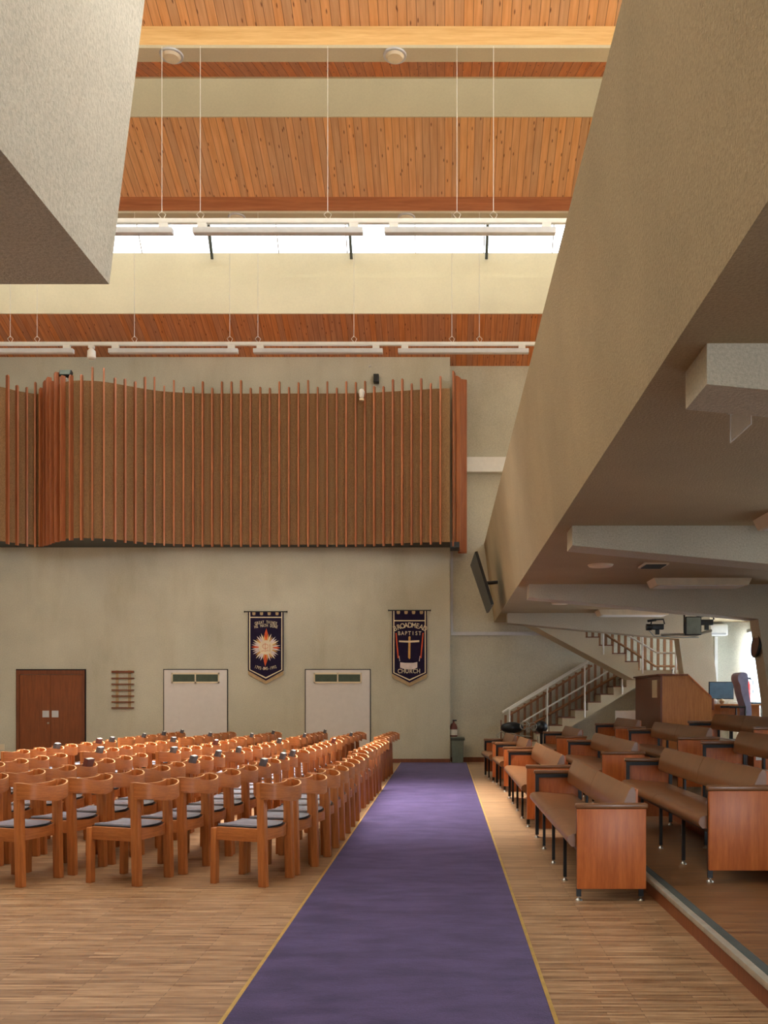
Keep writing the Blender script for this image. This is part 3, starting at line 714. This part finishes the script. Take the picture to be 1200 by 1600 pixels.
# ------------------------------------------------------------------ chairs
ch = empty('stacking_chair')
def leg(x, y, z1, sx=.022, sy=.033, lean=0):
    mb = MB(); mb.box(x-sx, x+sx, y-sy, y+sy, 0, z1, .004)
    for v in mb.bm.verts:
        v.co.x += lean*(1-v.co.z/z1)
    return mb
parts = []
for s in (-1, 1):
    parts.append(leg(.21, s*.2, .805, .034, .024, .02).build('leg', 'oak', ch))
    parts.append(leg(-.21, s*.2, .44, .024, .028, -.005).build('leg', 'oak', ch))
fr = MB()
for s in (-1, 1): fr.box(-.19, .18, s*.2-.012, s*.2+.012, .345, .448, .003)
fr.box(-.222, -.198, -.18, .18, .36, .44, .003)
N = 11
arc = [(.20+.045*math.cos(t*math.pi/2), .185*t) for t in [-1+2*i/(N-1) for i in range(N)]]
fr.band(arc, [.35+.012*(1-abs(p[1])/.19) for p in arc], [.455-.018*(1-(p[1]/.19)**2) for p in arc], .018)
parts.append(fr.build('seat_frame', 'oak_x', ch))
# pad: slightly dished, rounded at the back
def pad(inset, z0, z1, dish):
    mb = MB(); nx, ny = 10, 10; g = []
    for i in range(nx+1):
        row = []
        for j in range(ny+1):
            a, b = i/nx*2-1, j/ny*2-1
            bulge = .04*(1-b*b) if a > 0 else 0
            x = a*(.205-inset)+bulge*max(0, a); y = b*(.178-inset)*(1-.06*max(0, a)**4)
            row.append((x-.005, y, a, b))
        g.append(row)
    top = [[mb.bm.verts.new((x, y, z1-dish*(1-b*b)*(1-a*a*.3)-.008*max(abs(a), abs(b))**8)) for x, y, a, b in r] for r in g]
    bot = [[mb.bm.verts.new((x, y, z0)) for x, y, a, b in r] for r in g]
    for i in range(nx):
        for j in range(ny):
            mb.bm.faces.new((top[i][j], top[i+1][j], top[i+1][j+1], top[i][j+1])); mb.bm.faces.new((bot[i][j], bot[i][j+1], bot[i+1][j+1], bot[i+1][j]))
    per = [(i, 0) for i in range(nx)]+[(nx, j) for j in range(ny)]+[(i, ny) for i in range(nx, 0, -1)]+[(0, j) for j in range(ny, 0, -1)]
    for (a, b), (c, d) in zip(per, per[1:]+per[:1]): mb.bm.faces.new((top[a][b], bot[a][b], bot[c][d], top[c][d]))
    return mb
parts.append(pad(-.004, .446, .460, .012).build('pad_piping', 'piping', ch, ang=60))
seat = pad(.008, .455, .476, .012).build('seat_pad', 'vinyl', ch, ang=60); parts.append(seat)
# inner back rail and bowed outer rail, making a pocket for books
M_ = 17; T = [-1+2*i/(M_-1) for i in range(M_)]
inner = [(.205+.045*(1-t*t), .205*t) for t in T]
parts.append(MB().band(inner, [.665+.01*(1-t*t) for t in T], [.803-.012*(1-t*t) for t in T], .012, 1).build('backrest', 'oak_x', ch))
outer = [(.225+.165*math.sqrt(max(0, 1-abs(t)**2.4)), .232*t) for t in T]
parts.append(MB().band(outer, [.672+.018*abs(t)-.02*(1-t*t) for t in T], [.808-.038*(1-t*t) for t in T], .012, 1).build('book_pocket', 'oak_x', ch))
parts.append(MB().prism([(x, y) for x, y in inner]+[(x, y) for x, y in outer[::-1]], 'z', .676, .684).build('pocket_floor', 'oak_x', ch))
KIDS[ch.name] = parts
# rows: 0 runs along the carpet, 5 is furthest left.  X positions of each chair's back, then the turn in degrees
blk1 = [-1.35, -1.20, -1.14, -1.11, -1.10, -1.09, -1.08, -1.075]
rot1 = [20, 15, 11, 8, 6, 4, 3, 2]
offs = {1: [-.99, -.94, -.91, -.88, -.86, -.85, -.85, -.84], 2: [-1.88, -1.84, -1.78, -1.72, -1.72, -1.71, -1.70, -1.69], 3: [-2.80, -2.75, -2.70, -2.64, -2.63, -2.63, -2.62, -2.61], 4: [-3.65, -3.62, -3.6, -3.58, -3.56, -3.55, -3.55, -3.55]}
rowname = ['the row beside the carpet']+[q+' row from the carpet' for q in ORD[1:6]]
CH = []
first = True
def put_chair(x, y, deg, label, key):
    global first
    X = x-.21*math.cos(math.radians(deg)); Yy = y+.21*math.sin(math.radians(deg))
    if first:
        o = ch; o.location = (X, Yy, 0); o.rotation_euler.z = -math.radians(deg); first = False
    else: o = copy_tree(ch, (X, Yy, 0), -math.radians(deg))
    tag(o, label, 'chair', 'oak chairs with black seats'); CH.append((key, X, Yy, deg))
for rr in range(5):
    for i in range(8):
        if rr == 4 and i < 3: continue
        x = blk1[i]+(offs[rr][i] if rr else 0)
        put_chair(x, 7.37+.495*i+(.03 if rr % 2 else 0), rot1[i]+random.uniform(-1.5, 1.5),
                  'oak chair in the near block, %s from front in %s' % (ORD[i], rowname[rr]), (0, rr, i))
for rr in range(6):
    for i in range(7):
        x = (-1.13, -1.88, -2.70, -3.52, -4.46, -5.42)[rr]+.012*i+random.uniform(-.015, .015)
        put_chair(x, 11.62+.485*i, 2+random.uniform(-2, 2), 'oak chair in the sunlit block, %s from front in %s' % (ORD[i], rowname[rr]), (1, rr, i))
for rr in range(6):
    for i in range(6):
        x = (-1.17, -1.86, -2.60, -3.50, -4.38, -5.38)[rr]+(.02 if rr == 0 else .03)*i+random.uniform(-.015, .015)
        put_chair(x, 15.55+.485*i, -3+random.uniform(-3, 3), 'oak chair in the far block, %s from front in %s' % (ORD[i], rowname[rr]), (2, rr, i))
# hymn books standing in the pockets
bk = empty('hymn_book')
tl = Matrix.Rotation(.30, 4, 'Y')
kb = [MB().box(-.017, .017, -.058, .058, .01, .172, mat=tl).build('pages', 'paper', bk)]
cv = MB(); cv.box(-.022, -.017, -.063, .063, .005, .17, mat=tl); cv.box(.017, .022, -.063, .063, .005, .17, mat=tl); cv.box(-.022, .022, -.068, -.063, .005, .17, mat=tl)
kb.append(cv.build('book_cover', 'book_dark', bk)); KIDS[bk.name] = kb
bk2 = copy_tree(bk, (0, 0, 0), 0)
for o in bpy.data.objects:
    if o.parent == bk2 and o.name.startswith('book_cover'):
        o.data = o.data.copy(); o.data.materials[0] = M['book_red']
KIDS[bk2.name] = [o for o in bpy.data.objects if o.parent == bk2]
want = {(0, 3, 4): 1, (0, 2, 5): 0, (0, 2, 7): 0, (0, 1, 6): 0, (0, 1, 7): 0, (1, 5, 2): 0, (1, 5, 5): 1, (1, 5, 6): 0, (1, 4, 0): 0, (1, 4, 6): 0, (1, 3, 0): 0, (1, 3, 4): 1, (1, 2, 0): 0, (1, 2, 5): 0, (1, 1, 5): 1, (0, 1, 4): 0, (2, 5, 1): 0, (2, 5, 3): 0, (2, 5, 5): 0, (2, 4, 2): 0, (2, 3, 1): 0, (2, 3, 4): 0, (2, 2, 1): 0, (2, 2, 5): 0, (2, 1, 2): 0, (0, 4, 4): 1}
firsts = {0: True, 1: True}
BN = ['near block', 'middle block', 'far block']
for key, X, Yy, deg in CH:
    if key not in want: continue
    kx = want[key]; src = (bk, bk2)[kx]
    a = -math.radians(deg); lx, ly = .30, random.uniform(-.04, .04)
    p = (X+lx*math.cos(a)-ly*math.sin(a), Yy+lx*math.sin(a)+ly*math.cos(a), .688)
    if firsts[kx]: o = src; o.location = p; o.rotation_euler.z = a; firsts[kx] = False
    else: o = copy_tree(src, p, a)
    tag(o, '%s hymn book on %s chair of %s, %s' % (('dark', 'maroon')[kx], ORD[key[2]], rowname[key[1]], BN[key[0]]), 'book', 'hymn books in the chair backs')

# ------------------------------------------------------------------ pews
def pew(L, far_only=False):
    """local: x=0 at the panel front, y=0 near end, z=0 floor"""
    r = empty('pew')
    ks = []
    for y0, nm in ((0, 'near'), (L-.035, 'far')):
        e = MB().box(0, .495, y0, y0+.035, .09, .665, .003).build('end_panel', 'veneer', r); sub = []
        sub.append(MB().box(-.012, .51, y0-.004, y0+.055, .665, .705, .012).build('arm_pad', 'leather', e))
        ib = y0+.035 if nm == 'near' else y0-.022
        f = MB(); f.box(.0, .035, ib, ib+.022, 0.03, .665); f.box(.45, .485, ib, ib+.022, .03, .665); f.box(.035, .45, ib, ib+.022, .63, .665)
        sub.append(f.build('steel_frame', 'black', e))
        for x in (.017, .467): sub.append(MB().lathe([(.028, 0), (.026, .006), (.008, .02), (.008, .04)], 12, (x, ib+.011, 0)).build('foot', 'chrome', e))
        ks.append(e); KIDS[e.name] = sub
    n = max(1, round(L/1.56)); cl = (L-.12)/n
    prof = [(-.03, .385), (-.055, .41), (-.062, .435), (-.052, .462), (-.025, .478), (.03, .482), (.2, .468), (.40, .455), (.42, .44), (.42, .39)]
    for k in range(n):
        a = .06+k*cl; b = a+cl-.006
        c = MB().prism(prof, 'y', a, b); ks.append(c.build('seat_cushion', 'leather', r, ang=50))
        bp = [(.345, .575), (.33, .60), (.345, .70), (.385, .79), (.405, .815), (.425, .81), (.432, .78), (.432, .575)]
        ks.append(MB().prism(bp, 'y', a, b).build('back_cushion', 'leather', r, ang=50))
    rails = MB(); rails.box(.0, .03, .06, L-.06, .36, .385); rails.box(.40, .43, .06, L-.06, .36, .388)
    ks.append(rails.build('seat_rail', 'black', r))
    nl = max(1, round(L/.78)-1)
    for k in range(nl):
        y = L*(k+1)/(nl+1)
        for x in (.013, .413):
            lo_ = MB().box(x-.013, x+.013, y-.013, y+.013, .03, .36).build('leg', 'black', r)
            KIDS[lo_.name] = [MB().lathe([(.026, 0), (.024, .006), (.008, .02), (.008, .04)], 12, (x, y, 0)).build('foot', 'chrome', lo_)]
            ks.append(lo_)
        ks.append(MB().box(.415, .435, y-.03, y+.03, .39, .70).build('back_bracket', 'black', r))
    ks.append(MB().box(.434, .45, .07, L-.07, .58, .80).build('back_board', 'veneer', r))
    KIDS[r.name] = ks; return r
PL = {}
def put_pew(x, y, z, L, deg, label):
    if L not in PL: o = PL[L] = pew(L); o.location = (x, y, z); o.rotation_euler.z = math.radians(deg)
    else: o = copy_tree(PL[L], (x, y, z), math.radians(deg))
    tag(o, label, 'pew', 'brown leather pews')
put_pew(.95, 6.66, 0, 3.12, 0, 'brown leather pew beside the carpet, nearest the camera on the hall floor')
put_pew(.93, 10.5, 0, 3.12, 0, 'brown leather pew beside the carpet, the sunlit second one on the hall floor')
put_pew(.92, 14.45, 0, 1.3, 2.5, 'short brown pew beside the carpet, third from the camera')
put_pew(.83, 16.1, 0, 1.3, 4, 'short brown pew beside the carpet, furthest from the camera')
put_pew(1.91, 6.7, .125, 3.12, 0, 'brown leather pew on the lowest tier, nearest the camera')
put_pew(1.87, 11.0, .125, 3.12, 0, 'brown leather pew on the lowest tier, second from the camera')
put_pew(1.87, 15.5, .125, 2.1, 0, 'brown leather pew on the lowest tier, furthest from the camera')
put_pew(2.87, 7.25, .28, 3.12, 0, 'brown leather pew on the second tier, nearest the camera')
put_pew(2.87, 11.4, .28, 3.12, 0, 'brown leather pew on the second tier, middle one')
put_pew(2.87, 15.6, .28, 2.1, 0, 'brown leather pew on the second tier, furthest from the camera')
put_pew(3.85, 11.55, .40, 3.12, 0, 'brown leather pew on the third tier in front of the timber desk')

tag(BX('white_card', 'paper', 3.87, 3.94, 11.535, 11.545, .69, .77), 'small white card on the end of the pew on the third tier', 'card')
# ------------------------------------------------------------------ timber desk
r = empty('timber_desk', (3.72, 16.0, .40)); tag(r, 'tall timber control desk with a sloping side behind the pews', 'desk')
hh = 1.45
MB().box(0, .03, 0, 2.1, 0, hh).build('left_panel', 'veneer_dark', r)
side = [(.03, 0), (.88, 0), (.88, 1.06), (.47, hh), (.03, hh)]
MB().prism(side, 'y', 0, .03).build('front_panel', 'desk', r)
MB().prism(side, 'y', 2.07, 2.1).build('rear_panel', 'veneer', r)
MB().box(-.04, .47, -.03, 2.13, hh, hh+.03, .005).build('top_ledge', 'veneer_dark', r)
MB().prism([(.47, hh), (.88, 1.06), (.88, 1.09), (.47, hh+.03)], 'y', -.01, 2.11).build('sloping_top', 'veneer', r)
MB().box(.88, .93, .02, .4, .86, 1.06, .005).build('side_block', 'door_wood', r)
tag(BX('paper_notice', 'cream', 3.712, 3.719, 16.25, 16.62, .40+1.07, .40+1.38), 'pale paper notice on the left side of the timber desk', 'notice')
# microphone stub on desk
tag(MB().lathe([(.04, 0), (.04, .015), (.012, .02), (.012, .07), (.02, .09), (.01, .11)], 12, (4.05, 16.5, .40+hh+.03)).build('small_lamp', 'chrome'), 'small metal fitting on top of the timber desk', 'fitting')

# ------------------------------------------------------------------ technician's corner
zt_ = .60
r = empty('office_table', (5.55, 18.0, zt_)); tag(r, 'light wood table in the corner by the window', 'table')
MB().box(-.6, .75, -.35, .35, .72, .75, .004).build('table_top', 'desk', r)
for x in (-.55, .7):
    for y in (-.3, .3): MB().box(x-.02, x+.02, y-.02, y+.02, 0, .72).build('leg', 'chrome', r)
MB().box(-.5, .65, .28, .3, .45, .72).build('modesty_panel', 'desk', r)
r = empty('computer_monitor', (5.36, 18.0, zt_+.75)); tag(r, 'computer monitor on the corner table', 'monitor')
MB().box(-.24, .24, -.02, .02, .09, .43, .006).build('monitor_body', 'black', r)
MB().box(-.225, .225, -.024, -.02, .105, .415).build('monitor_screen', 'monitor', r)
MB().tube((0, 0, .01), (0, 0, .12), .02).box(-.1, .1, -.07, .07, 0, .012).build('stand', 'chrome', r)
r = empty('office_chair', (5.5, 17.1, zt_)); tag(r, 'grey-violet high-back office chair by the corner table', 'office chair')
prof = [(-.02, .50), (.0, .62), (-.05, .80), (-.10, .98), (-.12, 1.1), (-.16, 1.2), (-.15, 1.29), (-.08, 1.335), (.0, 1.31), (.03, 1.22), (.02, 1.1), (.04, .95), (.07, .78), (.09, .60), (.07, .48)]
mt = Matrix.Rotation(0, 4, 'Z')
pp = catmull([(x, z) for x, z in prof]+[prof[0]], 3)[:-1]
bk_ = MB().prism(pp, 'y', -.2, .2); bk_.build('backrest', 'lav', r, ang=60)
MB().box(-.5, .02, -.25, .25, .44, .53, .03).build('seat', 'lav', r)
MB().path([(-.05, -.27, .50), (-.05, -.27, .70), (-.34, -.27, .70)], .022).path([(-.05, .27, .50), (-.05, .27, .70), (-.34, .27, .70)], .022).build('armrest', 'black', r)
MB().tube((-.22, 0, .1), (-.22, 0, .44), .03).build('gas_column', 'black', r)
b5 = MB()
for k in range(5):
    a = k*2*math.pi/5; b5.path([(-.22, 0, .1), (-.22+.3*math.cos(a), .3*math.sin(a), .06)], .02); b5.lathe([(.01, 0), (.03, .02), (.01, .05)], 10, (-.22+.3*math.cos(a), .3*math.sin(a), 0))
b5.build('wheel_base', 'black', r)
r = empty('fire_extinguisher', (6.72, 20.6, 1.38)); tag(r, 'red fire extinguisher beside the blinds in the far corner', 'fire extinguisher')
MB().lathe([(.06, 0), (.08, .02), (.08, .38), (.06, .44), (.025, .47), (.025, .49)], 20).build('cylinder', 'red', r)
MB().box(-.02, .08, -.015, .015, .50, .54).tube((0, 0, .48), (0, 0, .53), .02).build('valve', 'black', r)
MB().path([(.05, 0, .51), (.12, 0, .47), (.13, 0, .3), (.11, 0, .15)], .012).build('hose', 'black', r)
tag(BX('equipment_cabinet', 'white', 6.4, 6.95, 20.35, 20.95, 0, 1.38, bev=.01), 'low white cabinet in the far right corner under the window', 'cabinet')
tag(BX('folded_laptop', 'monitor', 5.9, 6.22, 17.8, 18.05, 1.35, 1.385, bev=.006), 'closed dark laptop on the corner table', 'laptop')
for i, (u, rr_) in enumerate(((1117, .05), (1128, .055))):
    p = px(u, 1108, 17.72)
    tag(MB().lathe([(.02, -.0), (.8*rr_, .02), (rr_, .06), (.6*rr_, .09), (.1*rr_, .10)], 14, (p.x, p.y, 1.35)).build('crumpled_cloth', ('white', 'lining')[i]), '%s rounded bundle on the corner table in front of the monitor' % ('white', 'tan')[i], 'bundle')
# air conditioner and its trunking
r = empty('air_conditioner', (6.1, YR, 3.02-.14)); tag(r, 'white wall-mounted air conditioner behind the video cameras', 'air conditioner')
MB().box(-.6, .32, -.24, -.001, -.0, .26, .03).build('casing', 'white', r)
MB().box(-.55, .27, -.248, -.24, .02, .06).build('louvre', 'grey', r)
tag(BX('cable_cover', 'white', 6.17, 6.24, YR-.05, YR-.001, 1.0, 2.87), 'vertical white trunking below the air conditioner', 'trunking')
# wall-hung video cameras on a bar
r = empty('camera_bar', px(1070, 990, 15.2)); tag(r, 'grey boom arm hanging from the balcony soffit and carrying two video cameras', 'camera mount')
o_ = px(1070, 990, 15.2)
def cp(u, v, dy=0): q = px(u, v, 15.2)-o_; return (q.x, dy, q.z)
MB().path([cp(1033, 992), cp(1060, 991), cp(1085, 993), cp(1112, 985)], .022).build('boom', 'iron', r)
MB().path([cp(1070, 991, .03), (cp(1070, 990)[0], .03, 3.2-o_.z)], .014).build('drop_pole', 'black', r)
MB().path([cp(1014, 985), cp(1022, 994), cp(1033, 994), cp(1060, 996), cp(1092, 996)], .006).build('cable', 'monitor', r)
for i, (u, v, s) in enumerate(((1027, 980, 1.0), (1104, 973, 1.0))):
    q = px(u, v, 15.2)
    vc = empty('video_camera', q); tag(vc, 'black video camera on the boom, %s' % ('left one' if i == 0 else 'right one above the air conditioner'), 'video camera', 'video cameras on the boom')
    MB().box(-.10, .10, -.05, .05, -.04, .05, .01).build('camera_body', 'black', vc)
    MB().tube((-.18, 0, 0), (-.10, 0, 0), .055, 16).build('lens', 'black', vc)
    MB().path([(-.1, 0, .05), (-.09, 0, .12), (.1, 0, .13), (.12, 0, .05)], .014).tube((-.16, 0, .10), (-.02, 0, .12), .022).build('top_handle', 'black', vc)
    MB().box(-.03, .03, -.03, .03, -.12, -.04).build('mount_plate', 'black', vc)
r = empty('field_monitor', px(1083, 977, 15.1)); tag(r, 'square black monitor mounted between the two video cameras', 'monitor')
MB().box(-.13, .13, -.03, .03, -.16, .14, .008).build('monitor_body', 'black', r)
MB().box(-.115, .115, -.034, -.03, -.145, .125).build('monitor_screen', 'screen', r)
# ------------------------------------------------------------------ recess corner: bin with sacks
r = empty('litter_bin', (.29, 20.92, .0125)); tag(r, 'grey green litter bin at the corner beside the carpet end', 'bin')
mb = MB(); mb.prism([(-.14, -.11), (.14, -.11), (.14, .11), (-.14, .11)], 'z', 0, .52)
for v in mb.bm.verts:
    if v.co.z < .1: v.co.x *= .86; v.co.y *= .86
mb.build('bin_body', 'bin', r)
MB().box(-.16, .16, -.125, .125, .50, .555, .01).build('rim', 'rubber', r)
MB().box(-.155, .155, -.12, .12, .555, .575, .006).build('lid', 'bin', r)
r = empty('wall_extinguisher', (.20, YR-.13, .58)); tag(r, 'dark red extinguisher with a white label standing in the corner above the bin', 'fire extinguisher')
MB().lathe([(.08, 0), (.085, .02), (.085, .22), (.06, .29), (.02, .32), (.02, .36)], 20).build('cylinder', 'book_red', r)
MB().lathe([(.0865, .04), (.0865, .17)], 20).build('label_band', 'paper', r)
MB().box(-.02, .07, -.012, .012, .36, .39).build('valve', 'black', r)
MB().box(-.09, .09, .10, .128, .05, .12).build('wall_bracket', 'black', r)
# ------------------------------------------------------------------ scrolled iron stand with dark covers, near the stair foot
r = empty('iron_scroll_stand', (1.55, 18.92, 0)); tag(r, 'grey wrought iron stand with spiral scrolls near the foot of the stairs', 'iron stand')
sc_ = MB(); Ys = 18.92
def sp(u, v): q = px(u, v, Ys); return Vector((q.x-1.55, 0, q.z))
for (u, v, R, d_) in ((819, 1135, 8.5, 1), (833, 1136, 7.5, -1), (826, 1141, 5, 1)):
    c0 = sp(u, v); k = Ys/F
    sc_.path([c0+Vector((d_*R*k*(1-t/26)*math.cos(t*.42), 0, R*k*(1-t/26)*math.sin(t*.42))) for t in range(24)], .011, 6)
sc_.path([sp(775, 1150), sp(783, 1143), sp(790, 1147), sp(800, 1146), sp(812, 1150), sp(830, 1151)], .012, 6)
for u in (779, 800, 840): sc_.path([sp(u, 1150), Vector((sp(u, 1150).x, 0, .01))], .014, 6)
sc_.build('scrollwork', 'iron', r)
for i, (u, v, w_, h_) in enumerate(((800, 1137, .24, .12), (846, 1136, .13, .13))):
    q = px(u, v, 19.15)
    mb = MB(); bmesh.ops.create_icosphere(mb.bm, subdivisions=3, radius=1, matrix=Matrix.Translation((q.x, q.y, q.z)) @ Matrix.Diagonal((w_, .15, h_, 1)))
    mb.tube((q.x, q.y, 0), (q.x, q.y, q.z), .03)
    tag(mb.build('covered_stand', 'black'), 'dark rounded cover on a stem behind the iron scrolls, %s one' % ('left', 'right')[i], 'covered stand')
p = px(783, 1125, 19.3)
r = empty('thin_pole', (p.x, 19.3, 0)); tag(r, 'thin dark pole standing at the foot of the stairs', 'pole')
MB().tube((0, 0, 0), (0, 0, p.z), .012).build('shaft', 'veneer_dark', r)
MB().lathe([(.1, 0), (.1, .015), (.02, .03)], 16).build('base', 'black', r)
tag(BX('white_locker', 'white', 3.55, 4.5, 19.3, 19.36, .02, 1.2), 'pale panel standing under the stair flight behind the timber desk', 'panel')
